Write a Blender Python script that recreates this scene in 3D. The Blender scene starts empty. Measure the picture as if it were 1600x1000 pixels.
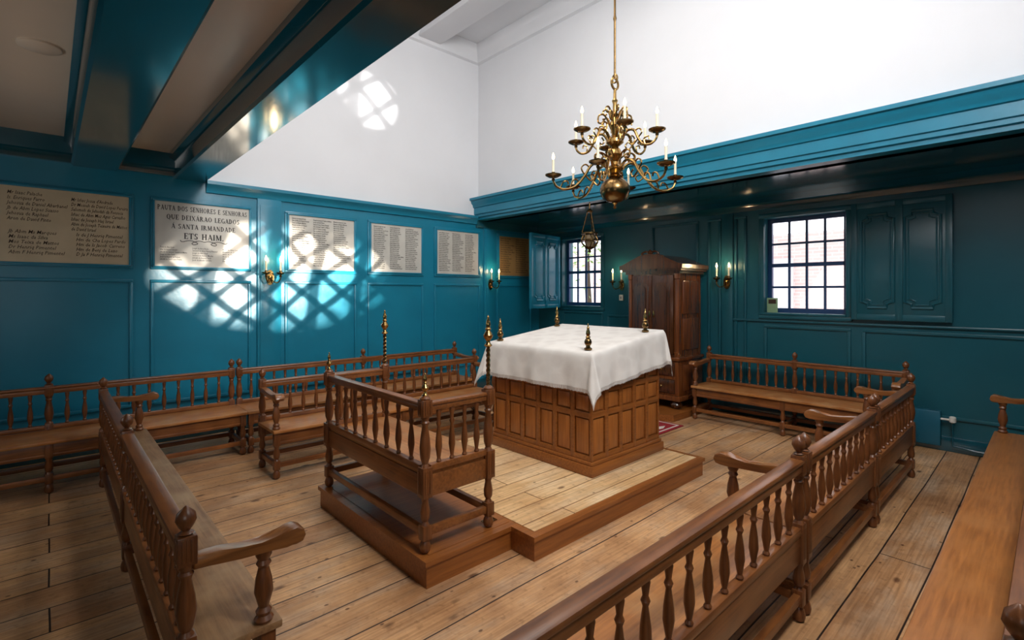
import bpy, bmesh, math, random
from mathutils import Vector, Matrix
random.seed(7)
S=bpy.context.scene; C=S.collection; PI=math.pi
# ------------------------------------------------------------------ helpers
def lin(c):
    c/=255.0
    return c/12.92 if c<=.04045 else ((c+.055)/1.055)**2.4
def rgb(r,g,b): return (lin(r),lin(g),lin(b),1)
def box(bm,x0,x1,y0,y1,z0,z1,bev=0.0):
    M=Matrix.Translation(((x0+x1)/2,(y0+y1)/2,(z0+z1)/2)) @ Matrix.Diagonal((abs(x1-x0),abs(y1-y0),abs(z1-z0),1))
    r=bmesh.ops.create_cube(bm,size=1,matrix=M)
    if bev>0:
        es=list({e for v in r['verts'] for e in v.link_edges})
        bmesh.ops.bevel(bm,geom=es,offset=bev,segments=2,affect='EDGES',profile=.5)
def lathe(bm,prof,cx=0,cy=0,z0=0,seg=14,k=1.0):
    rings=[]
    for r,z in prof:
        if r<=1e-5: rings.append([bm.verts.new((cx,cy,z0+z*k))])
        else: rings.append([bm.verts.new((cx+r*k*math.cos(2*PI*i/seg),cy+r*k*math.sin(2*PI*i/seg),z0+z*k)) for i in range(seg)])
    for a,b in zip(rings,rings[1:]):
        for i in range(seg):
            j=(i+1)%seg
            if len(a)==1 and len(b)==1: break
            if len(a)==1: bm.faces.new((a[0],b[j],b[i]))
            elif len(b)==1: bm.faces.new((a[i],a[j],b[0]))
            else: bm.faces.new((a[i],a[j],b[j],b[i]))
    if len(rings[0])>1: bm.faces.new(rings[0][::-1])
    if len(rings[-1])>1: bm.faces.new(rings[-1])
def smooth_pts(P,n=4):
    P=[Vector(p) for p in P]; out=[]
    for i in range(len(P)-1):
        p0=P[max(i-1,0)];p1=P[i];p2=P[i+1];p3=P[min(i+2,len(P)-1)]
        for k in range(n):
            t=k/n
            out.append(.5*((2*p1)+(p2-p0)*t+(2*p0-5*p1+4*p2-p3)*t*t+(3*p1-p0-3*p2+p3)*t**3))
    out.append(P[-1]); return out
def tube(bm,pts,r,seg=8):
    pts=[Vector(p) for p in pts]; n=len(pts); rings=[]; up=None
    for i,p in enumerate(pts):
        t=(pts[min(i+1,n-1)]-pts[max(i-1,0)]).normalized()
        if up is None:
            up=t.cross(Vector((0,0,1)))
            if up.length<.01: up=t.cross(Vector((1,0,0)))
            up.normalize()
        up=(up-t*up.dot(t)).normalized(); v=t.cross(up)
        rr=r[i] if isinstance(r,(list,tuple)) else r
        rings.append([bm.verts.new(p+up*rr*math.cos(2*PI*k/seg)+v*rr*math.sin(2*PI*k/seg)) for k in range(seg)])
    for a,b in zip(rings,rings[1:]):
        for i in range(seg):
            j=(i+1)%seg; bm.faces.new((a[i],a[j],b[j],b[i]))
    bm.faces.new(rings[0][::-1]); bm.faces.new(rings[-1])
def prism(bm,poly,a0,a1,axis):
    # poly 2D; axis 'x': poly=(y,z); 'y': poly=(x,z); 'z': poly=(x,y)
    def P(q,a):
        return {'x':(a,q[0],q[1]),'y':(q[0],a,q[1]),'z':(q[0],q[1],a)}[axis]
    A=[bm.verts.new(P(q,a0)) for q in poly]; B=[bm.verts.new(P(q,a1)) for q in poly]
    n=len(poly)
    fs=[bm.faces.new(A[::-1]),bm.faces.new(B)]
    for i in range(n):
        j=(i+1)%n; fs.append(bm.faces.new((A[i],A[j],B[j],B[i])))
    return A+B
def mesh_of(bm,mat,ang=38):
    bmesh.ops.recalc_face_normals(bm,faces=bm.faces[:])
    me=bpy.data.meshes.new('mesh'); bm.to_mesh(me); bm.free()
    me.materials.append(mat)
    for p in me.polygons: p.use_smooth=True
    me.set_sharp_from_angle(angle=math.radians(ang))
    return me
def obj(name,bm,mat,parent=None,loc=(0,0,0),w=False,ang=38):
    """w: geometry is in world coordinates, parent unrotated"""
    if isinstance(bm,bpy.types.Mesh): me=bm
    else: me=mesh_of(bm,mat,ang)
    me.name=name
    o=bpy.data.objects.new(name,me); C.objects.link(o)
    if parent is not None:
        o.parent=parent
        if w: me.transform(Matrix.Translation(-parent.location))
    o.location=loc
    return o
def thing(name,label,cat,loc=(0,0,0),rot=0,group=None):
    o=bpy.data.objects.new(name,None); C.objects.link(o); o.empty_display_size=.1
    o.location=loc; o.rotation_euler=(0,0,rot); o['label']=label; o['category']=cat
    if group: o['group']=group
    return o
def tag(o,label,cat,group=None):
    o['label']=label; o['category']=cat
    if group: o['group']=group
    return o
def struct(name,bm,mat,parent=None):
    o=obj(name,bm,mat,parent)
    if parent is None: o['kind']='structure'
    return o
TR=[0]
def trim(bm,mat):
    TR[0]+=1; return struct('trim_%d'%TR[0],bm,mat)
def B(): return bmesh.new()
# ------------------------------------------------------------------ materials
def newmat(name):
    m=bpy.data.materials.new(name); m.use_nodes=True
    nt=m.node_tree; return m,nt,nt.nodes['Principled BSDF']
def N(nt,t,**kw):
    n=nt.nodes.new(t)
    for k,v in kw.items(): setattr(n,k,v)
    return n
def scale_c(c,f): return (min(c[0]*f,1),min(c[1]*f,1),min(c[2]*f,1),1)
def paint(name,col,rough=.5,var=.08,sc=3.0,metal=0.0,bump=0.0,bsc=40,coat=0):
    m,nt,b=newmat(name)
    tc=N(nt,'ShaderNodeTexCoord'); no=N(nt,'ShaderNodeTexNoise'); no.inputs['Scale'].default_value=sc; no.inputs['Detail'].default_value=4
    nt.links.new(tc.outputs['Object'],no.inputs['Vector'])
    r=N(nt,'ShaderNodeValToRGB'); r.color_ramp.elements[0].position=.3; r.color_ramp.elements[1].position=.7
    r.color_ramp.elements[0].color=scale_c(col,1-var); r.color_ramp.elements[1].color=scale_c(col,1+var)
    nt.links.new(no.outputs['Fac'],r.inputs['Fac']); nt.links.new(r.outputs['Color'],b.inputs['Base Color'])
    b.inputs['Roughness'].default_value=rough; b.inputs['Metallic'].default_value=metal
    if coat: b.inputs['Coat Weight'].default_value=coat; b.inputs['Coat Roughness'].default_value=.12
    if bump:
        n2=N(nt,'ShaderNodeTexNoise'); n2.inputs['Scale'].default_value=bsc; n2.inputs['Detail'].default_value=5
        nt.links.new(tc.outputs['Object'],n2.inputs['Vector'])
        bp=N(nt,'ShaderNodeBump'); bp.inputs['Strength'].default_value=bump; bp.inputs['Distance'].default_value=.02
        nt.links.new(n2.outputs['Fac'],bp.inputs['Height']); nt.links.new(bp.outputs['Normal'],b.inputs['Normal'])
    return m
def wood(name,c1,c2,axis='x',rough=.35,sc=1.0,contrast=(.25,.75),coat=.15,wear=None):
    m,nt,b=newmat(name)
    tc=N(nt,'ShaderNodeTexCoord'); oi=N(nt,'ShaderNodeObjectInfo')
    mp=N(nt,'ShaderNodeMapping'); st={'x':(2.2,34,34),'y':(34,2.2,34),'z':(34,34,2.2)}[axis]
    mp.inputs['Scale'].default_value=[s*sc for s in st]
    add=N(nt,'ShaderNodeVectorMath',operation='ADD'); mul=N(nt,'ShaderNodeMath',operation='MULTIPLY'); mul.inputs[1].default_value=37
    nt.links.new(oi.outputs['Random'],mul.inputs[0]); nt.links.new(tc.outputs['Object'],mp.inputs['Vector'])
    nt.links.new(mp.outputs['Vector'],add.inputs[0]); nt.links.new(mul.outputs[0],add.inputs[1])
    no=N(nt,'ShaderNodeTexNoise'); no.inputs['Scale'].default_value=1.6; no.inputs['Detail'].default_value=5; no.inputs['Distortion'].default_value=.3
    nt.links.new(add.outputs[0],no.inputs['Vector'])
    r=N(nt,'ShaderNodeValToRGB'); r.color_ramp.elements[0].position=contrast[0]; r.color_ramp.elements[1].position=contrast[1]
    r.color_ramp.elements[0].color=c1; r.color_ramp.elements[1].color=c2
    nt.links.new(no.outputs['Fac'],r.inputs['Fac']); last=r.outputs['Color']
    if wear:
        n2=N(nt,'ShaderNodeTexNoise'); n2.inputs['Scale'].default_value=5; n2.inputs['Detail'].default_value=6; nt.links.new(tc.outputs['Object'],n2.inputs['Vector'])
        r2=N(nt,'ShaderNodeValToRGB'); r2.color_ramp.elements[0].position=.42; r2.color_ramp.elements[1].position=.68
        r2.color_ramp.elements[0].color=(0,0,0,1); r2.color_ramp.elements[1].color=(.7,.7,.7,1); nt.links.new(n2.outputs['Fac'],r2.inputs['Fac'])
        mx=N(nt,'ShaderNodeMix',data_type='RGBA'); nt.links.new(r2.outputs['Color'],mx.inputs['Factor']); nt.links.new(last,mx.inputs['A']); mx.inputs['B'].default_value=wear; last=mx.outputs['Result']
    nt.links.new(last,b.inputs['Base Color'])
    b.inputs['Roughness'].default_value=rough; b.inputs['Coat Weight'].default_value=coat; b.inputs['Coat Roughness'].default_value=.25
    bp=N(nt,'ShaderNodeBump'); bp.inputs['Strength'].default_value=.1; bp.inputs['Distance'].default_value=.006
    nt.links.new(no.outputs['Fac'],bp.inputs['Height']); nt.links.new(bp.outputs['Normal'],b.inputs['Normal'])
    return m
def planks(name,c1,c2,cm,row,length,rough=.5,knot=True,seedoff=0.0,wear=.7,grey=None):
    m,nt,b=newmat(name); L=nt.links.new
    tc=N(nt,'ShaderNodeTexCoord'); mp=N(nt,'ShaderNodeMapping'); mp.inputs['Location'].default_value=(seedoff,seedoff*.37,0)
    nw=N(nt,'ShaderNodeTexNoise'); nw.inputs['Scale'].default_value=.6; L(tc.outputs['Object'],nw.inputs['Vector'])
    wm=N(nt,'ShaderNodeMix',data_type='RGBA',blend_type='LINEAR_LIGHT'); wm.inputs['Factor'].default_value=.02; L(tc.outputs['Object'],wm.inputs['A']); L(nw.outputs['Color'],wm.inputs['B'])
    L(wm.outputs['Result'],mp.inputs['Vector'])
    br=N(nt,'ShaderNodeTexBrick'); br.offset=.37; br.offset_frequency=2
    br.inputs['Scale'].default_value=1; br.inputs['Brick Width'].default_value=length; br.inputs['Row Height'].default_value=row
    br.inputs['Mortar Size'].default_value=.006; br.inputs['Mortar Smooth'].default_value=.5; br.inputs['Bias'].default_value=0
    br.inputs['Color1'].default_value=c1; br.inputs['Color2'].default_value=c2; br.inputs['Mortar'].default_value=cm
    L(mp.outputs['Vector'],br.inputs['Vector'])
    def mulc(a,fac,lo,hi,p0,p1,f=1.0):
        r=N(nt,'ShaderNodeValToRGB'); r.color_ramp.elements[0].position=p0; r.color_ramp.elements[1].position=p1
        r.color_ramp.elements[0].color=lo; r.color_ramp.elements[1].color=hi; L(fac,r.inputs['Fac'])
        mx=N(nt,'ShaderNodeMix',data_type='RGBA',blend_type='MULTIPLY'); mx.inputs['Factor'].default_value=f
        L(a,mx.inputs['A']); L(r.outputs['Color'],mx.inputs['B']); return mx.outputs['Result']
    last=br.outputs['Color']
    if grey:      # scuffed greyish patches stretched along the boards
        mg=N(nt,'ShaderNodeMapping'); mg.inputs['Scale'].default_value=(1.1,3.2,1); L(tc.outputs['Object'],mg.inputs['Vector'])
        ng=N(nt,'ShaderNodeTexNoise'); ng.inputs['Scale'].default_value=1.3; ng.inputs['Detail'].default_value=8; ng.inputs['Roughness'].default_value=.7; L(mg.outputs['Vector'],ng.inputs['Vector'])
        rg=N(nt,'ShaderNodeValToRGB'); rg.color_ramp.elements[0].position=.46; rg.color_ramp.elements[1].position=.64
        rg.color_ramp.elements[0].color=(0,0,0,1); rg.color_ramp.elements[1].color=(.75,.75,.75,1); L(ng.outputs['Fac'],rg.inputs['Fac'])
        sb=N(nt,'ShaderNodeMath',operation='SUBTRACT'); sb.inputs[0].default_value=1; L(br.outputs['Fac'],sb.inputs[1])
        ml=N(nt,'ShaderNodeMath',operation='MULTIPLY'); L(rg.outputs['Color'],ml.inputs[0]); L(sb.outputs[0],ml.inputs[1])
        mx=N(nt,'ShaderNodeMix',data_type='RGBA'); L(ml.outputs[0],mx.inputs['Factor']); L(last,mx.inputs['A']); mx.inputs['B'].default_value=grey; last=mx.outputs['Result']
    m2=N(nt,'ShaderNodeMapping'); m2.inputs['Scale'].default_value=(1.6,48,1); L(tc.outputs['Object'],m2.inputs['Vector'])
    no=N(nt,'ShaderNodeTexNoise'); no.inputs['Scale'].default_value=1.5; no.inputs['Detail'].default_value=7; no.inputs['Distortion'].default_value=.5
    L(m2.outputs['Vector'],no.inputs['Vector'])
    last=mulc(last,no.outputs['Fac'],(.68,.62,.55,1),(1.04,1.03,1.0,1),.3,.62)
    n3=N(nt,'ShaderNodeTexNoise'); n3.inputs['Scale'].default_value=1.4; n3.inputs['Detail'].default_value=8; n3.inputs['Roughness'].default_value=.65; L(tc.outputs['Object'],n3.inputs['Vector'])
    last=mulc(last,n3.outputs['Fac'],(wear*.9,wear*.8,wear*.72,1),(1,1,1,1),.38,.6)
    n5=N(nt,'ShaderNodeTexNoise'); n5.inputs['Scale'].default_value=22; n5.inputs['Detail'].default_value=4; L(tc.outputs['Object'],n5.inputs['Vector'])
    last=mulc(last,n5.outputs['Fac'],(.6,.55,.5,1),(1,1,1,1),.3,.42,.6)
    if knot:
        for sx,sy,p0,p1 in ((2.6,5.2,.06,.13),(5.5,8.5,.05,.09)):
            m4=N(nt,'ShaderNodeMapping'); m4.inputs['Scale'].default_value=(sx,sy,1); L(tc.outputs['Object'],m4.inputs['Vector'])
            vo=N(nt,'ShaderNodeTexVoronoi'); vo.inputs['Scale'].default_value=1.0; vo.inputs['Randomness'].default_value=1; L(m4.outputs['Vector'],vo.inputs['Vector'])
            last=mulc(last,vo.outputs['Distance'],(.2,.13,.09,1),(1,1,1,1),p0,p1,.85)
    L(last,b.inputs['Base Color']); b.inputs['Roughness'].default_value=rough
    bp=N(nt,'ShaderNodeBump'); bp.inputs['Strength'].default_value=.4; bp.inputs['Distance'].default_value=.005; bp.invert=True
    L(br.outputs['Fac'],bp.inputs['Height']); L(bp.outputs['Normal'],b.inputs['Normal'])
    return m
def emit(name,col,st):
    m,nt,b=newmat(name); b.inputs['Base Color'].default_value=col
    b.inputs['Emission Color'].default_value=col; b.inputs['Emission Strength'].default_value=st
    return m
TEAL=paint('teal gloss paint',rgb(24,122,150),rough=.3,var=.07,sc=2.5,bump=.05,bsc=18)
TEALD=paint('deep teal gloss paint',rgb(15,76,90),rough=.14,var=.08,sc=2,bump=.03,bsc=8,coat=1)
TEALB=paint('shaded teal gloss paint',rgb(24,84,96),rough=.28,var=.07,sc=2.5,bump=.05,bsc=18)  # darker copy of the wall teal, back wall shade put into the colour
WHITE=paint('white plaster',rgb(226,227,230),rough=.85,var=.02,sc=1.5)
CREAM=paint('cream ceiling plaster',rgb(232,214,194),rough=.3,var=.04,sc=1.2)
FLOOR=planks('wide pine floorboards',rgb(228,180,130),rgb(190,140,96),rgb(52,34,24),.27,6.5,grey=rgb(206,178,150))
PINE=planks('pale pine platform boards',rgb(246,212,164),rgb(232,192,140),rgb(140,96,56),.2,3.2,rough=.4,seedoff=.13,wear=.85,grey=rgb(238,212,176))
SEATW=wood('bench seat oak',rgb(134,78,34),rgb(190,122,60),'x',.4,wear=rgb(180,134,86))
BX=wood('stained bench oak along',rgb(88,48,22),rgb(140,84,40),'x',.34,wear=rgb(146,90,46))
BZ=wood('stained bench oak turned',rgb(80,43,20),rgb(126,74,36),'z',.33)
TB=wood('table oak',rgb(138,78,31),rgb(180,110,50),'z',.36)
TBD=wood('table oak dark',rgb(122,68,27),rgb(160,96,42),'x',.36)
WAL=wood('polished walnut',rgb(76,38,17),rgb(128,72,32),'z',.18,.6,coat=.6)
WALD=wood('dark walnut',rgb(48,25,12),rgb(90,50,24),'z',.2,.6,coat=.6)
BRASS=paint('polished brass',rgb(172,138,84),rough=.2,var=.3,sc=14,metal=1)
BRASSD=paint('aged brass',rgb(122,96,60),rough=.26,var=.3,sc=12,metal=1)
CANDLE=paint('ivory candle',rgb(236,222,190),rough=.5,var=.03)
FLAME=emit('lit bulb',(1,.72,.36,1),9)
def cloth_mat():
    m,nt,b=newmat('white embroidered linen'); L=nt.links.new
    tc=N(nt,'ShaderNodeTexCoord'); vo=N(nt,'ShaderNodeTexVoronoi'); vo.inputs['Scale'].default_value=7; L(tc.outputs['Object'],vo.inputs['Vector'])
    no=N(nt,'ShaderNodeTexNoise'); no.inputs['Scale'].default_value=4; no.inputs['Detail'].default_value=4; no.inputs['Distortion'].default_value=.7; L(tc.outputs['Object'],no.inputs['Vector'])
    r=N(nt,'ShaderNodeValToRGB'); r.color_ramp.elements[0].position=.3; r.color_ramp.elements[1].position=.6
    r.color_ramp.elements[0].color=rgb(218,211,204); r.color_ramp.elements[1].color=rgb(228,222,215)
    L(vo.outputs['Distance'],r.inputs['Fac']); L(r.outputs['Color'],b.inputs['Base Color']); b.inputs['Roughness'].default_value=.85
    bp=N(nt,'ShaderNodeBump'); bp.inputs['Strength'].default_value=.25; bp.inputs['Distance'].default_value=.02
    L(no.outputs['Fac'],bp.inputs['Height']); L(bp.outputs['Normal'],b.inputs['Normal'])
    return m
CLOTH=cloth_mat()
BOARD=paint('pale painted board',rgb(200,197,188),rough=.4,var=.08,sc=4)
BOARDT=paint('tan painted board',rgb(204,184,152),rough=.4,var=.08,sc=4)
BOARDO=paint('ochre painted board',rgb(158,122,74),rough=.4,var=.06,sc=4)
INK=paint('black lettering paint',rgb(30,28,28),rough=.6,var=.02)
INKB=paint('brown lettering paint',rgb(60,42,26),rough=.6,var=.02)
NAVY=paint('dark blue window paint',rgb(22,60,104),rough=.3,var=.05)
RED=paint('red wool rug',rgb(150,24,36),rough=.95,var=.15,sc=40,bump=.4,bsc=120)
RUGW=paint('cream rug pile',rgb(214,200,190),rough=.95,var=.08,sc=40)
GREYM=paint('grey metal',rgb(150,150,150),rough=.35,var=.05,metal=.8)
PLASTIC=paint('off white plastic',rgb(214,210,200),rough=.45,var=.02)
PAPER=paint('green printed paper',rgb(140,170,130),rough=.7,var=.06,sc=20)
TEALL=paint('radiator teal paint',rgb(22,94,116),rough=.4,var=.05)
PALEG=paint('pale window pane outside',rgb(214,208,212),rough=.3,var=.03)
def glass_mat():
    m,nt,b=newmat('window glass'); L=nt.links.new
    out=nt.nodes['Material Output']; tr=N(nt,'ShaderNodeBsdfTransparent'); gl=N(nt,'ShaderNodeBsdfGlossy'); gl.inputs['Roughness'].default_value=.03
    mx=N(nt,'ShaderNodeMixShader'); mx.inputs[0].default_value=.07
    L(tr.outputs[0],mx.inputs[1]); L(gl.outputs[0],mx.inputs[2]); L(mx.outputs[0],out.inputs['Surface'])
    return m
GLASS=glass_mat()
def brick_mat():
    m,nt,b=newmat('pale brick'); L=nt.links.new
    tc=N(nt,'ShaderNodeTexCoord')
    sx=N(nt,'ShaderNodeSeparateXYZ'); cx=N(nt,'ShaderNodeCombineXYZ'); L(tc.outputs['Object'],sx.inputs[0]); L(sx.outputs['Y'],cx.inputs['X']); L(sx.outputs['Z'],cx.inputs['Y'])
    br=N(nt,'ShaderNodeTexBrick'); br.inputs['Scale'].default_value=1; br.inputs['Brick Width'].default_value=.24; br.inputs['Row Height'].default_value=.075; br.inputs['Mortar Size'].default_value=.008
    br.inputs['Color1'].default_value=rgb(212,184,178); br.inputs['Color2'].default_value=rgb(202,170,164); br.inputs['Mortar'].default_value=rgb(216,204,202)
    L(cx.outputs[0],br.inputs['Vector']); L(br.outputs['Color'],b.inputs['Base Color']); b.inputs['Roughness'].default_value=.9
    return m
BRICK=brick_mat()
LEAF=paint('green leaves',rgb(120,150,80),rough=.6,var=.3,sc=6)
BARK=paint('bark',rgb(70,55,40),rough=.9,var=.2)
# ------------------------------------------------------------------ room
XB,YW,YN,XN=7.3,7.1,-.8,-2.0     # back wall, left wall, wall behind camera, near wall
XH0,XH1=1.42,5.72                # tall middle bay
ZL,ZR,ZH=3.36,3.05,6.15
bm=B(); box(bm,XN-.2,XB+.3,YN-.2,YW+.2,-.1,0); struct('floor',bm,FLOOR)
bm=B(); box(bm,XN,XB+.3,YW,YW+.2,0,3.1); struct('wall_left',bm,TEAL)
bm=B(); box(bm,XH0-.15,XH1+.18,YW,YW+.2,3.1,ZH+.1); struct('wall_left_upper',bm,WHITE)
bm=B(); box(bm,XN,XH0,YW,YW+.2,3.1,ZL+.1); box(bm,XH1+.18,XB+.3,YW,YW+.2,3.1,ZR+.3); struct('wall_left_low_bays',bm,TEAL)
W=[(1,5.54,6.46,1.50,2.76),(2,1.77,2.74,1.47,2.77)]
bm=B()
for a,b_ in ((YN-.2,1.77),(2.74,5.54),(6.46,YW)): box(bm,XB,XB+.3,a,b_,0,ZR+.3)
for _,a,b_,z0,z1 in W: box(bm,XB,XB+.3,a,b_,0,z0); box(bm,XB,XB+.3,a,b_,z1,ZR+.3)
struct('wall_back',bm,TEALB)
bm=B(); box(bm,XH1,XH1+.18,YN,YW,3.42,ZH+.1); struct('wall_back_upper',bm,WHITE)
bm=B(); box(bm,XN,XB,YN-.2,YN,0,3.2); struct('wall_right',bm,TEAL)
bm=B(); box(bm,XN,XB,YN-.2,YN,3.2,ZH+.1); struct('wall_right_upper',bm,WHITE)
bm=B(); box(bm,XN-.2,XN,YN-.2,YW+.2,0,ZL+.1); struct('wall_front',bm,TEAL)
bm=B(); box(bm,XH0-.15,XH0-.02,YN,YW,3.3,ZH+.1); struct('wall_front_upper',bm,WHITE)
bm=B(); box(bm,XN,XH0-.15,YN,YW,ZL,ZL+.08); struct('ceiling_near_bay',bm,CREAM)
bm=B(); box(bm,XH0-.15,XH1+.18,YN,YW,ZH,ZH+.1); struct('ceiling',bm,WHITE)
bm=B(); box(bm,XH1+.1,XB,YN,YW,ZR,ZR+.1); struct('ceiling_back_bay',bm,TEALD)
# beams of the near bay
def beam(x0,x1):
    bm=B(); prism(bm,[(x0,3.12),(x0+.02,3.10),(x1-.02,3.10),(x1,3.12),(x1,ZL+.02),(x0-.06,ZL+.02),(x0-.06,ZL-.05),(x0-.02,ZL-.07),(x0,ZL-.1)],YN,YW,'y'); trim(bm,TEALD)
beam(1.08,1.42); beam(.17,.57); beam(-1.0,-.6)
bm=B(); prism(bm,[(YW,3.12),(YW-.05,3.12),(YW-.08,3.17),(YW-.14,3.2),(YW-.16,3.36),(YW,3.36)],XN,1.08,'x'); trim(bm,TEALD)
# crown moulding on the left wall
bm=B(); prism(bm,[(YW,2.98),(YW-.03,2.98),(YW-.035,3.02),(YW-.06,3.05),(YW-.09,3.08),(YW-.09,3.12),(YW,3.13)],1.42,5.66,'x'); trim(bm,TEAL)
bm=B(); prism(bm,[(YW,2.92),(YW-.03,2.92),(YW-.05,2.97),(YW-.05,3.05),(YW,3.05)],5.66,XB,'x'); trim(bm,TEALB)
# big cornice beam at the back of the tall bay
bm=B(); prism(bm,[(5.95,3.05),(5.67,3.05),(5.67,3.09),(5.64,3.10),(5.64,3.14),(5.62,3.15),(5.62,3.26),(5.60,3.27),(5.59,3.31),(5.56,3.34),(5.55,3.38),(5.52,3.39),(5.52,3.43),(5.95,3.43)],YN,YW,'y'); trim(bm,TEAL)
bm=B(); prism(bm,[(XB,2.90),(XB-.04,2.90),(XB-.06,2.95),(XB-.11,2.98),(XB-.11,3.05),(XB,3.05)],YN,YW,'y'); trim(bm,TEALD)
# white ceiling beam and cornices
bm=B(); box(bm,4.42,4.86,YN,YW,5.93,ZH,.02); trim(bm,WHITE)
bm=B(); box(bm,2.2,2.64,YN,YW,5.93,ZH,.02); trim(bm,WHITE)
bm=B(); prism(bm,[(XH1,5.86),(XH1-.05,5.88),(XH1-.07,5.95),(XH1-.13,6.0),(XH1-.16,6.06),(XH1-.16,ZH),(XH1,ZH)],YN,YW,'y'); trim(bm,WHITE)
bm=B(); prism(bm,[(YW,5.86),(YW-.05,5.88),(YW-.07,5.95),(YW-.13,6.0),(YW-.16,6.06),(YW-.16,ZH),(YW,ZH)],XH0,XH1,'x'); trim(bm,WHITE)
# panel mouldings
def frame_y(x0,x1,z0,z1,wd=.035,d=.024):
    bm=B()
    box(bm,x0,x1,YW-d,YW+.01,z0,z0+wd,.006); box(bm,x0,x1,YW-d,YW+.01,z1-wd,z1,.006)
    box(bm,x0,x0+wd,YW-d,YW+.01,z0+wd,z1-wd,.006); box(bm,x1-wd,x1,YW-d,YW+.01,z0+wd,z1-wd,.006)
    trim(bm,TEAL)
def frame_x(y0,y1,z0,z1,wd=.035,d=.024):
    bm=B()
    box(bm,XB-d,XB+.01,y0,y1,z0,z0+wd,.006); box(bm,XB-d,XB+.01,y0,y1,z1-wd,z1,.006)
    box(bm,XB-d,XB+.01,y0,y0+wd,z0+wd,z1-wd,.006); box(bm,XB-d,XB+.01,y1-wd,y1,z0+wd,z1-wd,.006)
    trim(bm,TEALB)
COLS=[(-.40,.70),(.86,1.93),(2.35,3.38),(3.56,4.55),(4.76,5.75),(6.16,7.07)]
for x0,x1 in COLS:
    frame_y(x0,x1,.45,1.90); frame_y(x0,x1,2.02,2.86)
frame_y(-1.75,-.55,.45,1.90); frame_y(-1.75,-.55,2.02,2.86)
for x0,x1 in ((2.0,2.3),(5.84,6.1)):
    bm=B(); box(bm,x0,x1,YW-.03,YW+.01,.2,3.0,.006); box(bm,x0+.03,x1-.03,YW-.04,YW+.01,.2,2.9,.004); trim(bm,TEAL)
for y0,y1,z0,z1 in ((-.6,1.60,.35,1.30),(1.72,2.74,.35,1.30),(3.7,4.5,1.6,2.84),(3.35,3.55,.4,2.84),(2.98,3.15,.4,2.84),(4.7,5.4,.4,1.36),(5.5,6.45,.35,1.40)):
    frame_x(y0,y1,z0,z1)
bm=B(); box(bm,XB-.03,XB+.01,3.17,3.33,.2,2.92,.006); trim(bm,TEALB)
bm=B(); box(bm,XB-.035,XB,YN,3.17,1.345,1.375,.01); trim(bm,TEALB)
bm=B(); box(bm,XN,XB,YW-.03,YW,0,.18,.008); struct('baseboard_left',bm,TEALD)
bm=B(); box(bm,XB-.03,XB,YN,YW-.03,0,.16,.008); struct('baseboard_back',bm,TEALD)
# ------------------------------------------------------------------ windows
for n,y0,y1,z0,z1 in W:
    bm=B(); f=.055; X0,X1=XB+.12,XB+.17
    box(bm,X0,X1,y0,y0+f,z0,z1); box(bm,X0,X1,y1-f,y1,z0,z1); box(bm,X0,X1,y0+f,y1-f,z0,z0+f+.01); box(bm,X0,X1,y0+f,y1-f,z1-f,z1)
    zm=(z0+z1)/2; box(bm,X0-.015,X1-.01,y0+f,y1-f,zm-.022,zm+.028)
    wn=struct('window_%d'%n,bm,NAVY)
    bm=B()
    for k in range(1,4):
        y=y0+f+(y1-y0-2*f)*k/4; box(bm,X0+.012,X1-.012,y-.014,y+.014,z0,z1)
    for zc in ((z0+f+zm)/2,(z1-f+zm)/2): box(bm,X0+.013,X1-.013,y0,y1,zc-.014,zc+.014)
    obj('muntin',bm,NAVY,wn)
    bm=B(); box(bm,X0+.024,X0+.028,y0+.02,y1-.02,z0+.02,z1-.02); obj('pane',bm,GLASS,wn)
    bm=B(); box(bm,XB-.04,XB+.13,y0,y1,z0-.03,z0+.004,.006); obj('window_sill',bm,TEALB,wn)
    bm=B(); box(bm,XB-.03,XB+.01,y0-.07,y0,z0-.03,z1,.008); box(bm,XB-.03,XB+.01,y1,y1+.07,z0-.03,z1,.008); box(bm,XB-.03,XB+.01,y0-.07,y1+.07,z1,z1+.07,.008); box(bm,XB-.03,XB+.01,y0-.07,y1+.07,z0-.08,z0-.03,.008)
    obj('window_frame',bm,TEALB,wn)
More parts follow.
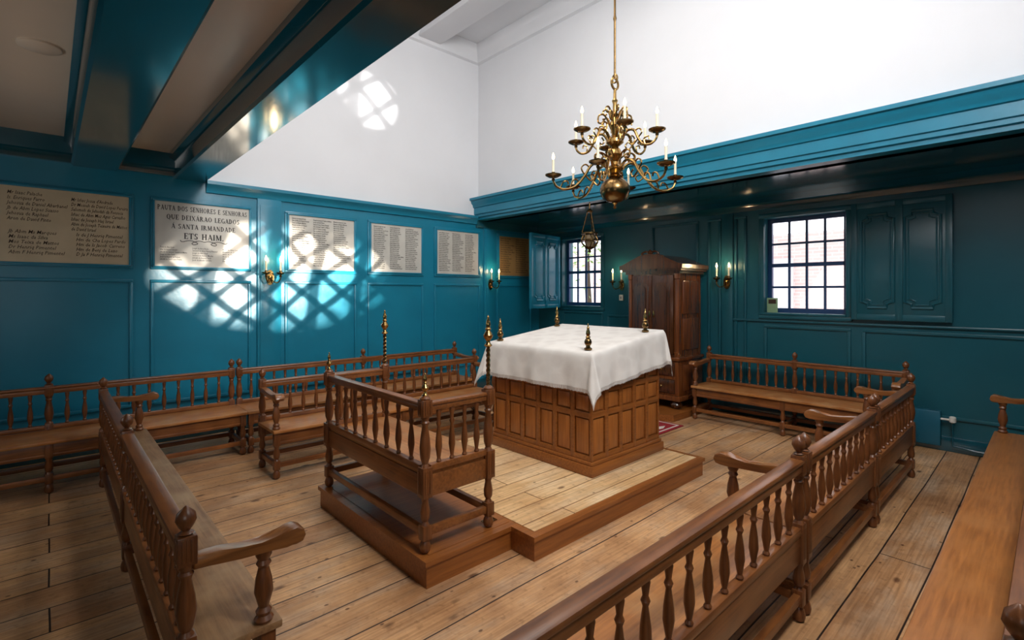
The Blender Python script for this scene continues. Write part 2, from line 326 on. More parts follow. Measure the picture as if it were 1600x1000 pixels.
def shutter(label,loc,rot,L,H,mat):
    t=thing('window_shutter',label,'shutter',loc,rot,'window shutters')
    bm=B(); box(bm,0,L,-.015,.015,0,H,.004)
    obj('board',bm,mat,t)
    bm=B()
    for sgn in (-1,1):
        y0_,y1_=sorted((sgn*.012,sgn*.024))
        for x0_,x1_ in ((0,.06),(L/2-.035,L/2+.035),(L-.06,L)): box(bm,x0_,x1_,y0_,y1_,0,H,.003)
        for z0_,z1_ in ((0,.07),(H-.07,H)):
            for x0_,x1_ in ((.06,L/2-.035),(L/2+.035,L-.06)): box(bm,x0_,x1_,y0_,y1_,z0_,z1_,.003)
    obj('stile_frame',bm,mat,t)
    for k in range(2):
        x0=.05+k*(L-.1)/2+.05; x1=x0+(L-.1)/2-.1
        bm=B()
        for sgn in (-1,1):
            for ins,rr in ((.0,.015),(.035,.008)):
                a,b_,c0,c1=x0+ins,x1-ins,.15+ins,H-.15-ins; q=.065
                poly=[(a+q,c0),(b_-q,c0),(b_-q,c0+q*.7),(b_-q*.35,c0+q),(b_,c0+q),(b_,c1-q),(b_-q*.35,c1-q),(b_-q,c1-q*.7),(b_-q,c1),(a+q,c1),(a+q,c1-q*.7),(a+q*.35,c1-q),(a,c1-q),(a,c0+q),(a+q*.35,c0+q),(a+q,c0+q*.7)]
                poly=poly+[poly[0],poly[1]]
                tube(bm,[(x,sgn*.018,z) for x,z in poly],rr,8)
        obj('panel_moulding',bm,mat,t)
    for z in (.2,H-.25):
        bm=B(); lathe(bm,[(.01,0),(.01,.1)],.004,.024,z,10); obj('hinge',bm,mat,t)
shutter('teal two-panel shutter folded back flat on the wall right of the larger window',(XB-.06,1.70,1.42),-PI/2,.94,1.41,TEALB)
shutter('teal shutter swung out from the wall, left of the small far window',(XB-.06,6.5,1.46),math.radians(189),.95,1.36,TEAL)
# exterior
bm=B(); box(bm,12,12.4,-6,14,-2,3.05)
t=thing('brick_building','pale sunlit brick house seen outside through the windows','building',(12,4,-2))
obj('wall',bm,BRICK,t,w=True)
for y in (-1.2,1.6,3.9,9.4):
    bm=B(); box(bm,11.93,12.02,y,y+.9,1.0,2.5); obj('window',bm,PALEG,t,w=True)
t=thing('tree','leafy green tree outside the small far window','tree',(9.6,7.6,-2))
bm=B(); tube(bm,[(0,0,0),(.05,0,2),(0,.1,4),(.1,.2,5.5)],[.12,.1,.07,.03]); obj('trunk',bm,BARK,t)
bm=B()
for i in range(420):
    p=Vector((max(-1,min(1,random.gauss(0,.4))),random.gauss(0,.6),5.0+random.gauss(0,.5))); s=.065
    u=Vector((random.uniform(-1,1),random.uniform(-1,1),random.uniform(-1,1))).normalized(); v=u.orthogonal().normalized()
    bm.faces.new([bm.verts.new(p+u*s),bm.verts.new(p+v*s*.5),bm.verts.new(p-u*s),bm.verts.new(p-v*s*.5)])
obj('foliage',bm,LEAF,t)
# ------------------------------------------------------------------ memorial boards
class Writer:
    def __init__(s,t,ink): s.t=t; s.ink=ink
    def put(s,name,bm):
        bmesh.ops.rotate(bm,verts=bm.verts[:],cent=(0,0,0),matrix=Matrix.Rotation(PI/2,3,'X'))
        bmesh.ops.translate(bm,verts=bm.verts[:],vec=(0,-.0135,0)); obj(name,bm,s.ink,s.t)
    def text(s,body,size,x,y,align='LEFT',line=1.0,width=None,shear=0.0,off=0.0):
        cu=bpy.data.curves.new('t','FONT'); cu.body=body; cu.size=size; cu.align_x=align; cu.resolution_u=1; cu.space_line=line; cu.shear=shear; cu.offset=off
        o=bpy.data.objects.new('t',cu); C.objects.link(o)
        dg=bpy.context.evaluated_depsgraph_get(); me=bpy.data.meshes.new_from_object(o.evaluated_get(dg))
        xs=[v.co.x for v in me.vertices]; sx=1.0
        if width and xs: sx=width/(max(xs)-min(xs))
        me.transform(Matrix.Translation((x,y,0)) @ Matrix.Diagonal((sx,1,1,1)))
        bm=B(); bm.from_mesh(me); bpy.data.objects.remove(o); bpy.data.curves.remove(cu); bpy.data.meshes.remove(me)
        s.put('lettering',bm)
# roman capitals with thick and thin strokes and serifs (unit height), drawn as flat quads
def caps(q,body,h,width,cy):
    T,t_=.2,.09
    def L_(x0,y0,x1,y1,w): return ('l',x0,y0,x1,y1,w)
    def V(x,y0=0,y1=1): return [L_(x,y0,x,y1,T),L_(x-.17,y0+.03,x+.17,y0+.03,.06),L_(x-.17,y1-.03,x+.17,y1-.03,.06)]
    def A_(cx,cy_,rx,ry,a0,a1): return ('a',cx,cy_,rx,ry,a0,a1)
    G={'A':(.8,[L_(.12,0,.42,1,t_),L_(.38,1,.70,0,T),L_(.2,.33,.6,.33,t_),L_(0,.03,.24,.03,.06),L_(.55,.03,.84,.03,.06)]),
     'D':(.8,V(.16)+[A_(.16,.5,.56,.5,-90,90)]),'E':(.66,V(.16)+[L_(.16,.04,.6,.04,t_),L_(.16,.96,.58,.96,t_),L_(.16,.52,.46,.52,t_),L_(.58,0,.6,.25,t_),L_(.57,.78,.57,1,t_),L_(.46,.4,.46,.64,.05)]),
     'G':(.82,[A_(.46,.5,.42,.5,45,315),L_(.72,.0,.72,.42,T*.85),L_(.55,.42,.84,.42,.06)]),
     'H':(.86,V(.16)+V(.68)+[L_(.16,.52,.68,.52,t_)]),'I':(.34,V(.16)),'L':(.64,V(.16)+[L_(.16,.04,.6,.04,t_),L_(.58,0,.6,.3,t_)]),
     'M':(1.0,V(.84)+[L_(.16,0,.16,1,t_),L_(.16,1,.5,.08,T),L_(.5,.08,.84,1,t_),L_(.02,.03,.3,.03,.06)]),
     'N':(.86,[L_(.16,0,.16,1,t_),L_(.14,1,.7,0,T),L_(.7,0,.7,1,t_),L_(.02,.03,.3,.03,.06),L_(.56,.97,.84,.97,.06)]),
     'O':(.86,[A_(.43,.5,.4,.5,0,360)]),'P':(.7,V(.16)+[A_(.16,.72,.46,.28,-90,90)]),
     'Q':(.86,[A_(.43,.5,.4,.5,0,360),L_(.45,.15,.8,-.18,T*.7)]),'R':(.82,V(.16)+[A_(.16,.74,.44,.26,-90,90),L_(.36,.5,.72,0,T),L_(.6,.03,.84,.03,.06)]),
     'S':(.62,[A_(.31,.74,.25,.26,30,270),A_(.31,.26,.27,.27,-150,90),L_(.52,.75,.54,.98,.06),L_(.06,.02,.07,.28,.06)]),
     'T':(.74,V(.37)+[L_(.02,.96,.72,.96,t_),L_(.03,.72,.03,1,t_),L_(.71,.72,.71,1,t_)]),'U':(.84,[L_(.16,.3,.16,1,T),A_(.42,.32,.27,.32,180,360),L_(.68,.3,.68,1,t_),L_(.02,.97,.3,.97,.06),L_(.56,.97,.82,.97,.06)]),
     'X':(.82,[L_(.1,1,.7,0,T),L_(.1,0,.68,1,t_),L_(0,.03,.24,.03,.06),L_(.56,.03,.84,.03,.06),L_(0,.97,.26,.97,.06),L_(.55,.97,.82,.97,.06)]),
     '.':(.3,[L_(.12,0,.12,.16,.17)]),' ':(.42,[])}
    G['Á']=(.8,G['A'][1]+[L_(.42,1.08,.58,1.28,.1)])
    adv=sum(G[c][0]+.10 for c in body)-.10; sx=width/adv; x=-width/2; bm=B()
    def quad(ps): bm.faces.new([bm.verts.new((x+px*sx,cy+py*h,0)) for px,py in ps])
    for c in body:
        w_,st=G[c]
        for s in st:
            if s[0]=='l':
                _,x0,y0,x1,y1,w0=s
                if abs(y1-y0)<1e-6: quad([(x0,y0-w0/2),(x1,y0-w0/2),(x1,y1+w0/2),(x0,y0+w0/2)])
                else: quad([(x0-w0/2,y0),(x0+w0/2,y0),(x1+w0/2,y1),(x1-w0/2,y1)])
            else:
                _,ax,ay,rx,ry,a0,a1=s; n_=14
                for k in range(n_):
                    q0=[]
                    for a in (a0+(a1-a0)*k/n_,a0+(a1-a0)*(k+1)/n_):
                        r_=math.radians(a); th=t_+(T-t_)*abs(math.cos(r_)); q0.append((ax+rx*math.cos(r_),ay+ry*math.sin(r_))); q0.append((ax+(rx-th)*math.cos(r_),ay+(ry-t_*1.1)*math.sin(r_)))
                    quad([q0[0],q0[2],q0[3],q0[1]])
        x+=(w_+.10)*sx
    q.put('lettering',bm)
def memorial(label,x0,x1,z0,z1,bmat,ink,writer):
    t=thing('memorial_board',label,'memorial board',((x0+x1)/2,YW-.012,(z0+z1)/2),0,'painted memorial boards on the left wall')
    w_,h_=(x1-x0)/2,(z1-z0)/2
    bm=B(); box(bm,-w_,w_,-.012,.01,-h_,h_); obj('panel',bm,bmat,t)
    bm=B(); f=.022
    box(bm,-w_-f,w_+f,-.028,.01,h_,h_+f,.005); box(bm,-w_-f,w_+f,-.028,.01,-h_-f,-h_,.005); box(bm,-w_-f,-w_,-.028,.01,-h_,h_,.005); box(bm,w_,w_+f,-.028,.01,-h_,h_,.005)
    obj('frame',bm,TEAL,t)
    writer(Writer(t,ink),w_,h_)
FN=['Ishac','Abm','Jacob','Mosseh','David','Selomoh','Jehudah','Joseph','Imanuel','Aron','Daniel','Binjamin']
LN=['Lopes Pereira','Teixeira de Mattos','da Fonseca','Henriq Pimentel','de Leao','da Costa','Nunes','Mendes','Israel','Carvalho','Pardo','Salvador']
def nm(): return random.choice(FN)+' de '+random.choice(FN)+' '+random.choice(LN)
def w1(q,w,h):
    L1=['Mr Isaac Palache','Is. Enriques Farro','Jehosua de Daniel Abarbanel','Jb de Abm Lopes Suasso','Jehosua de Raphael','Aron de David Pinto']
    R1=['Mr Ishac Josua d\'Andrade','Dr Mosseh de David Lopes Pereira','Selomoh de Jehudah da Fonseca','Ishac de Abm Mez Agus Carvalho','Ishac de Joseph Haij Israel','Abm de Joseph Teixeira de Mattos','de David Israel']
    q.text('\n'.join(L1),.052,-w+.05,h-.08,shear=.3,width=.46,off=.0003)
    q.text('\n'.join(R1),.052,.02,h-.1,shear=.3,width=.48,off=.0003)
    L2=['Jb Abm Ms Marques','Ms Isaac da Silva','Mos Teixa de Mattos','Dr Henriq Pimentel','Abm F Henriq Pimentel']
    R2=['Is de J Henriq Pimentel','Hm de Cha Lopes Pardo','Hm de Is Jacob Carreno','Hm de Benj de Leao','D Ja F Henriq Pimentel']
    q.text('\n'.join(L2),.052,-w+.06,-.09,shear=.3,width=.43,off=.0003)
    q.text('\n'.join(R2),.052,.06,-.09,shear=.3,width=.42,off=.0003)
def w2(q,w,h):
    caps(q,'PAUTA DOS SENHORES E SENHORAS',.058,2*w-.05,h-.10)
    caps(q,'QUE DEIXÁRAO LEGADOS',.058,1.55*w,h-.205)
    caps(q,'Á SANTA IRMANDADE',.058,1.36*w,h-.31)
    caps(q,'ETS HAIM.',.07,.85*w,h-.428)
    for s in (-1,1):   # flourish
        bm=B(); pts=smooth_pts([(0,h-.455,0),(s*.06,h-.445,0),(s*.13,h-.475,0),(s*.11,h-.495,0),(s*.07,h-.475,0),(s*.15,h-.445,0),(s*.23,h-.465,0),(s*.25,h-.445,0)],4)
        tube(bm,pts,.0035,4); q.put('flourish',bm)
    for i in range(3):
        q.text('\n'.join(nm() for _ in range(6)),.027,-w+.05+i*2*w/3.1,h-.545,shear=.15,line=1.05,width=.27,off=.0003)
def wcols(nc,nl,head=None):
    def f(q,w,h):
        top=h-.04
        for i in range(nc):
            cw=(2*w-.06)/nc
            q.text('\n'.join(nm() for _ in range(nl)),(2*h-.07)/nl*.96,-w+.04+i*cw,top-.012,line=1.04,width=cw-.03,off=.0007)
    return f
memorial('large tan board of brown names, leftmost on the teal wall',-.36,.66,2.06,2.82,BOARDT,INKB,w1)
memorial('large pale board headed PAUTA DOS SENHORES E SENHORAS in black capitals',.9,1.9,2.06,2.82,BOARD,INK,w2)
memorial('pale board of small black names, first right of the double candle sconce',2.4,3.33,2.07,2.81,BOARD,INK,wcols(3,22))
memorial('pale board of small black names, middle of the three right of the sconce',3.61,4.5,2.07,2.81,BOARD,INK,wcols(3,22))
memorial('pale board of small black names, last before the narrow pilaster',4.81,5.7,2.07,2.81,BOARD,INK,wcols(3,22))
memorial('dim ochre board of names in the far corner by the open shutter',6.2,7.03,2.07,2.81,BOARDO,INKB,wcols(2,16))
# ------------------------------------------------------------------ benches
def sq(bm,h,z0,z1,bev=.004,cx=0,cy=0): box(bm,cx-h,cx+h,cy-h,cy+h,z0,z1,bev)
def flutes(bm,h,z0,z1):
    for s in (-1,1):
        for o_ in (-.45,0,.45):
            box(bm,s*h-.003,s*h+.003,o_*h-.0035,o_*h+.0035,z0,z1,.001); box(bm,o_*h-.0035,o_*h+.0035,s*h-.003,s*h+.003,z0,z1,.001)
def leg_geo(bm):
    lathe(bm,[(.016,0),(.03,.012),(.034,.035),(.028,.06),(.018,.08),(.022,.09)])
    sq(bm,.027,.085,.17)
    lathe(bm,[(.024,.17),(.016,.185),(.027,.2),(.03,.23),(.02,.29),(.026,.305),(.026,.315)])
def m_post():
    bm=B(); leg_geo(bm); sq(bm,.03,.31,.525); flutes(bm,.03,.34,.5)
    lathe(bm,[(.027,.525),(.018,.54),(.026,.56),(.034,.61),(.029,.665),(.018,.725),(.026,.745),(.02,.755),(.027,.77),(.027,.785)])
    sq(bm,.031,.78,.885); flutes(bm,.031,.795,.875); return mesh_of(bm,BZ)
def m_leg():
    bm=B(); leg_geo(bm); sq(bm,.028,.31,.43); return mesh_of(bm,BZ)
def m_finial():
    bm=B(); lathe(bm,[(.016,0),(.026,.006),(.013,.016),(.024,.03),(.034,.052),(.029,.077),(.012,.094),(.006,.1),(0,.104)]); return mesh_of(bm,BZ)
def m_bal(h=.255):
    bm=B(); lathe(bm,[(.013,0),(.017,.01),(.0105,.02),(.014,.036),(.0215,.075),(.019,.115),(.010,.17),(.017,.186),(.0105,.2),(.0135,.22),(.017,.24),(.0135,.255)],seg=12,k=1)
    bmesh.ops.scale(bm,vec=(1,1,h/.255),verts=bm.verts[:]); return mesh_of(bm,BZ)
def m_armsup():
    bm=B(); lathe(bm,[(.03,0),(.036,.015),(.025,.03),(.03,.045),(.019,.06),(.024,.08),(.035,.12),(.03,.17),(.019,.215),(.028,.23),(.021,.245),(.03,.262),(.03,.285)],seg=16); return mesh_of(bm,BZ)
ARMW=wood('worn armrest oak',rgb(104,60,28),rgb(156,100,52),'y',.28)
def m_arm(depth):
    bm=B(); k=depth/.42
    poly=[(0,.805),(.1,.803),(.2,.788),(.29,.777),(.36,.785),(.42,.803),(.46,.806),(.495,.79),(.505,.765),(.49,.742),(.455,.735),(.41,.742),(.34,.74),(.2,.745),(.08,.755),(0,.758)]
    vs=prism(bm,[(y*k,z) for y,z in poly],-.03,.03,'x')
    for v in vs:
        v.co.x*=.85+.5*(v.co.y/(.5*k))**2
    es=[e for e in bm.edges if abs(e.verts[0].co.x-e.verts[1].co.x)<1e-4 or e.verts[0].co.x*e.verts[1].co.x>0]
    bmesh.ops.bevel(bm,geom=es,offset=.006,segments=2,affect='EDGES',profile=.5)
    return mesh_of(bm,ARMW,50)
MP,ML,MF,MB_,MS=m_post(),m_leg(),m_finial(),m_bal(.298),m_armsup()
ARMS={}
def bench(label,loc,rot,L,npost,nb,arms=(1,1),depth=.42,armd=None,seatm=None):
    t=thing('spindle_bench',label,'bench',loc,rot,'spindle-back benches around the room')
    armd=armd or depth
    xs=[i*L/(npost-1) for i in range(npost)]
    xs[0]+=.03; xs[-1]-=.03
    for x in xs:
        p=obj('post',MP,None,t,(x,0,0)); obj('finial',MF,None,p,(0,0,.885))
        obj('leg',ML,None,t,(x,depth,0))
        bm=B(); box(bm,x-.018,x+.018,.02,depth-.02,.105,.15,.004); obj('cross_stretcher',bm,BX,t)
    bm=B(); box(bm,-.01,L+.01,-.0,depth+.05,.43,.462,.008); obj('seat',bm,seatm or SEATW,t)
    bm=B(); box(bm,.02,L-.02,depth-.014,depth+.014,.315,.43,.004); box(bm,.02,L-.02,depth+.008,depth+.02,.325,.345,.004); obj('apron',bm,BX,t)
    bm=B(); box(bm,.02,L-.02,-.016,.014,.32,.47,.004); obj('back_apron',bm,BX,t)
    bm=B(); box(bm,.02,L-.02,depth-.018,depth+.018,.105,.15,.004); obj('stretcher',bm,BX,t)
    bm=B(); box(bm,.02,L-.02,-.018,.018,.105,.15,.004); obj('stretcher',bm,BX,t)
    bm=B(); box(bm,.02,L-.02,-.026,.026,.80,.842,.006); box(bm,.02,L-.02,-.034,.034,.842,.868,.010); obj('top_rail',bm,BX,t)
    bm=B(); box(bm,.02,L-.02,-.023,.023,.466,.507,.006); obj('lower_rail',bm,BX,t)
    for a,b_ in zip(xs,xs[1:]):
        for k in range(nb):
            obj('baluster',MB_,None,t,(a+(b_-a)*(k+1)/(nb+1),0,.504))
    if armd not in ARMS: ARMS[armd]=m_arm(armd)
    for f,x in zip(arms,(xs[0],xs[-1])):
        if f:
            obj('armrest',ARMS[armd],None,t,(x,.02,0)); obj('arm_support',MS,None,t,(x,depth-.01,.46))
    return t
SEATG=wood('worn grey-brown seat',rgb(112,76,46),rgb(164,122,80),'x',.5,coat=0,wear=rgb(170,138,100))
SEATO=wood('orange-brown seat',rgb(136,80,34),rgb(186,118,56),'x',.38,wear=rgb(176,116,62))
bench('long spindle bench along the teal wall under the tan and PAUTA boards',(1.57,6.42,0),PI,3.14,3,11,(0,0),.46)
bench('spindle bench along the teal wall under the three boards of small names',(4.72,6.42,0),PI,3.13,3,11,(1,0),.46)
bench('spindle bench between left wall bench and white-clothed table, its scrolled arm at left',(4.3,5.39,0),PI,2.76,3,9,(1,1),.43)
bench('dark spindle bench nearest at left, running away from camera, scrolled arm in foreground',(.36,5.84,0),-PI/2,3.76,3,14,(1,1),.27,.325,SEATG)
bench('nearest dark spindle bench seen from behind in the right foreground',(.55,.93,0),0,2.42,2,15,(0,1),.36)
bench('middle spindle bench of the right-hand row seen from behind',(3.0,.93,0),0,1.55,2,9,(0,1),.36)
bench('farthest spindle bench of the right-hand row, ending at the back bench',(4.58,.93,0),0,1.45,2,9,(0,1),.36)
bench('spindle bench against the back wall below the larger window',(7.0,1.1,0),PI/2,2.32,3,9,(1,1),.42)
bench('bench with broad orange-brown seat at the right edge beside the camera',(1.72,.06,0),0,4.75,4,9,(0,1),.28,None,SEATO)
# ------------------------------------------------------------------ platform
ZP=.17
t=thing('platform','low stepped wooden platform with pale pine boards under the clothed table','platform',(2.9,3.3,0))
outl=[(1.62,2.5),(2.3,2.5),(2.3,2.28),(4.62,2.28),(4.62,4.38),(2.3,4.38),(2.3,4.1),(1.62,4.1)]
def inset(P,d):
    n=len(P); out=[]
    for i in range(n):
        a,b_,c=Vector(P[i-1]),Vector(P[i]),Vector(P[(i+1)%n])
        e1=(b_-a).normalized(); e2=(c-b_).normalized(); n1=Vector((-e1.y,e1.x)); n2=Vector((-e2.y,e2.x))
        q=b_+(n1+n2)*d if abs(e1.dot(e2))<.5 else b_+n1*d
        out.append((q.x,q.y))
    return out
bm=B(); prism(bm,inset(outl,.015),.0,ZP-.03,'z'); obj('riser',bm,TBD,t,w=True)
bm=B(); prism(bm,outl,ZP-.035,ZP-.004,'z'); obj('edge_trim',bm,TBD,t,w=True)
bm=B(); prism(bm,[(2.36,2.34),(4.56,2.34),(4.56,4.32),(2.36,4.32)],ZP-.02,ZP,'z'); obj('deck',bm,PINE,t,w=True)
bm=B(); prism(bm,[(1.68,2.56),(2.34,2.56),(2.34,4.04),(1.68,4.04)],ZP-.02,ZP-.001,'z'); obj('step_deck',bm,TBD,t,w=True)
# ------------------------------------------------------------------ reader's bench on the platform
t=thing('reader_bench','spindle-sided wooden bench with brass-topped posts on the platform front','bench',(1.68,4.02,ZP),-PI/2)
L,Dp=1.42,.5
def m_post2():
    bm=B(); lathe(bm,[(.018,0),(.032,.015),(.036,.04),(.028,.065),(.02,.08)]); sq(bm,.03,.08,.17)
    lathe(bm,[(.026,.17),(.017,.19),(.028,.21),(.031,.25),(.02,.31),(.027,.33),(.027,.34)]); sq(bm,.034,.335,.52); flutes(bm,.034,.36,.5)
    lathe(bm,[(.028,.52),(.019,.54),(.03,.575),(.034,.635),(.028,.7),(.018,.77),(.028,.79),(.02,.80),(.028,.82),(.028,.83)]); sq(bm,.034,.825,.93,.006); flutes(bm,.034,.84,.92)
    lathe(bm,[(.03,.93),(.034,.937),(.022,.95),(.014,.955)]); return mesh_of(bm,BZ)
MP2=m_post2(); MB2=m_bal(.335)
def brass_fin(z,k=1):
    bm=B(); lathe(bm,[(.018,0),(.026,.008),(.014,.02),(.012,.035),(.026,.055),(.03,.07),(.018,.09),(.012,.1),(.02,.108),(.012,.118),(.016,.135),(.012,.155),(.005,.175),(.007,.182),(0,.195)],0,0,z,14,k); return bm
for x in (0,L):
    p=obj('post',MP2,None,t,(x,0,0)); obj('brass_finial',brass_fin(.95,.75),BRASS,p)
    p=obj('post',MP2,None,t,(x,Dp,0))
    bm=B(); n=30; rings=[]
    for i in range(n+1):
        z=.95+.27*i/n; a=i/n*PI*4; rings.append([bm.verts.new(((.015 if k%2 else .009)*math.cos(a+k*PI/4),(.015 if k%2 else .009)*math.sin(a+k*PI/4),z)) for k in range(8)])
    for a,b_ in zip(rings,rings[1:]):
        for k in range(8): bm.faces.new((a[k],a[(k+1)%8],b_[(k+1)%8],b_[k]))
    bm.faces.new(rings[0]); bm.faces.new(rings[-1])
    r=obj('twisted_rod',bm,BRASSD,p); obj('brass_finial',brass_fin(1.215,1.1),BRASS,p)
bm=B(); box(bm,.0,L,-.005,Dp+.03,.46,.492,.008); obj('seat',bm,SEATW,t)
for y in (0,Dp):
    bm=B(); box(bm,.03,L-.03,y-.016,y+.016,.335,.465,.004); obj('apron',bm,BX,t)
    bm=B(); box(bm,.03,L-.03,y-.018,y+.018,.1,.148,.004); obj('stretcher',bm,BX,t)
for x in (0,L):
    bm=B(); box(bm,x-.016,x+.016,.03,Dp-.03,.335,.465,.004); obj('apron',bm,BX,t)
    bm=B(); box(bm,x-.018,x+.018,.03,Dp-.03,.1,.148,.004); obj('stretcher',bm,BX,t)
    bm=B(); box(bm,x-.022,x+.022,.03,Dp-.03,.858,.892,.005); box(bm,x-.03,x+.03,.03,Dp-.03,.89,.912,.008); obj('side_rail',bm,BX,t)
    for k in range(4): obj('baluster',MB2,None,t,(x,Dp*(k+1)/5,.525))
bm=B(); box(bm,.03,L-.03,-.022,.022,.858,.892,.005); box(bm,.03,L-.03,-.03,.03,.89,.912,.008); obj('top_rail',bm,BX,t)
bm=B(); box(bm,.03,L-.03,-.022,.022,.49,.53,.004); obj('lower_rail',bm,BX,t)
for x in (0,L):
    bm=B(); box(bm,x-.022,x+.022,.03,Dp-.03,.49,.53,.004); obj('lower_rail',bm,BX,t)
for k in range(8): obj('baluster',MB2,None,t,(L*(k+1)/9,0,.525))
# ------------------------------------------------------------------ reading table
TX0,TX1,TY0,TY1=3.42,4.50,2.70,3.99
t=thing('reading_table','panelled oak reading table standing on the platform under a white cloth','table',(3.96,3.34,ZP))
bm=B(); box(bm,TX0+.02,TX1-.02,TY0+.02,TY1-.02,ZP,1.14); obj('body',bm,TB,t,w=True)
bm=B(); prism(bm,[(TX0-.02,1.13),(TX1+.02,1.13),(TX1+.02,1.36),(TX0-.02,1.225)],TY0-.02,TY1+.02,'y'); obj('desk_top',bm,TB,t,w=True)
bm=B(); box(bm,TX0-.035,TX1+.035,TY0-.035,TY1+.035,ZP,ZP+.09,.01); box(bm,TX0-.02,TX1+.02,TY0-.02,TY1+.02,ZP+.09,ZP+.12,.01); obj('plinth',bm,TBD,t,w=True)
rows=[(.335,.66),(.71,.87),(.92,1.06)]
def face(axis,c,sgn,a0,a1,nc):
    bm=B()
    def bx(u0,u1,z0,z1,d,bv=.004):
        if axis=='x': box(bm,c,c+sgn*d,u0,u1,z0,z1,bv)
        else: box(bm,u0,u1,c,c+sgn*d,z0,z1,bv)
    for z0,z1 in ((.28,.335),(.66,.71),(.87,.92),(1.06,1.135)): bx(a0,a1,z0,z1,.02)
    cw=(a1-a0)/nc
    for k in range(nc+1):
        u=a0+k*cw; bx(max(a0,u-.024),min(a1,u+.024),.28,1.135,.021)
    obj('face_frame',bm,TBD,t,w=True)
    for k in range(nc):
        for z0,z1 in rows:
            bm=B(); u0=a0+k*cw+.036; u1=a0+(k+1)*cw-.036
            bx(u0,u1,z0+.012,z1-.012,.013,.008); obj('panel',bm,TB,t,w=True)
face('x',TX0+.02,-1,TY0,TY1,6); face('x',TX1-.02,1,TY0,TY1,6)
face('y',TY0+.02,-1,TX0,TX1,5); face('y',TY1-.02,1,TX0,TX1,5)
# cloth
t=thing('tablecloth','white embroidered fringed cloth draped over the reading table','tablecloth',(3.96,3.31,1.2))
CX0,CX1,CY0,CY1=TX0-.03,TX1+.03,TY0-.03,TY1+.03
def ztop(x): return 1.237+(x-CX0)/(CX1-CX0)*.138
bm=B(); hang=.32; n=64
def cl(u,v):
    W_,H_=CX1-CX0,CY1-CY0
    x=min(max(u,0),W_); y=min(max(v,0),H_); du=u-x; dv=v-y; e=math.hypot(du,dv)
    z=ztop(CX0+x)
    if e<1e-6: return Vector((CX0+x,CY0+y,z))
    dx,dy=du/e,dv/e; s=x*7+y*6+math.atan2(dv,du)*1.6
    corner=1 if (abs(du)>1e-6 and abs(dv)>1e-6) else 0
    out=.018*(1-math.exp(-e/.02))+.10*e+.013*math.sin(s*1.7)*min(1,e/hang)+.007*math.sin(s*4.3+1)*min(1,e/hang)+corner*.10*e
    if dv>0: out+=.10*e*dy
    drop=e*(.96 if not corner else .97)
    return Vector((CX0+x+dx*out,CY0+y+dy*out,z-drop))
def params(W_):
    k=int(n*.6); m=int(n*.25)
    return [-hang+hang*i/m for i in range(m)]+[W_*i/k for i in range(k)]+[W_+hang*i/m for i in range(m+1)]
PU,PV=params(CX1-CX0),params(CY1-CY0)
G=[[bm.verts.new(cl(u,v)) for v in PV] for u in PU]
for i in range(len(PU)-1):
    for j in range(len(PV)-1): bm.faces.new((G[i][j],G[i+1][j],G[i+1][j+1],G[i][j+1]))
ring=[G[i][0].co.copy() for i in range(len(PU))]+[G[-1][j].co.copy() for j in range(1,len(PV))]+[G[i][-1].co.copy() for i in range(len(PU)-2,-1,-1)]+[G[0][j].co.copy() for j in range(len(PV)-2,-1,-1)]
o=obj('cloth',bm,CLOTH,t,w=True,ang=180)
bm=B()
for a,b_ in zip(ring,ring[1:]):
    for k in range(4):
        p=a.lerp(b_,k/4); q=a.lerp(b_,k/4+.17); dz=Vector((0,0,-.028-random.random()*.008)); up=Vector((0,0,.008))
        bm.faces.new([bm.verts.new(p+up),bm.verts.new(q+up),bm.verts.new(q+dz),bm.verts.new(p+dz)])
f=obj('fringe',bm,CLOTH,t,w=True); f['kind']='stuff'
for x,y,l in ((3.46,2.77,'brass finial rising from the near front corner of the white cloth'),(4.36,2.77,'brass finial on the right corner of the white cloth, before the cabinet'),(4.36,3.95,'brass finial on the far back corner of the white cloth'),(3.46,3.93,'brass finial on the left cloth corner, behind the twisted brass rod')):
    tt=thing('brass_finial',l,'finial',(x,y,ztop(x)+.005),0,'brass finials on the table corners')
    bm=B(); lathe(bm,[(.034,0),(.036,.012),(.02,.022),(.018,.034),(.03,.05),(.034,.068),(.026,.09),(.016,.1)],seg=16); obj('base',bm,BRASSD,tt)
    bm=B(); lathe(bm,[(.016,.1),(.024,.108),(.014,.12),(.02,.14),(.017,.16),(.01,.18),(.013,.19),(.007,.2),(.005,.22),(0,.235)],seg=16); obj('spire',bm,BRASS,tt)
# ------------------------------------------------------------------ cabinet, step, rug
bm=B(); prism(bm,[(6.2,3.5),(7.26,3.47),(7.26,4.85),(6.2,4.75),(6.12,4.55),(6.12,3.65)],0,.09,'z')
tag(obj('wooden_step',bm,TBD),'low dark wooden step carrying the walnut cabinet','step')
t=thing('walnut_cabinet','tall polished walnut cabinet with arched crest against the back wall','cabinet',(6.9,4.03,.09))
c0,c1,f0,f1=3.6,4.46,6.52,7.22
for x in (f0+.08,f1-.08):
    for y in (c0+.08,c1-.08):
        bm=B(); lathe(bm,[(.04,0),(.07,.02),(.085,.06),(.07,.1),(.05,.12)],x,y,.09,16); obj('foot',bm,WALD,t,w=True)
bm=B(); box(bm,f0-.03,f1,c0-.03,c1+.03,.21,.28,.012); box(bm,f0,f1,c0,c1,.28,.78,.01)
box(bm,f0-.03,f1,c0-.03,c1+.03,.78,.83,.012); obj('lower_chest',bm,WAL,t,w=True)
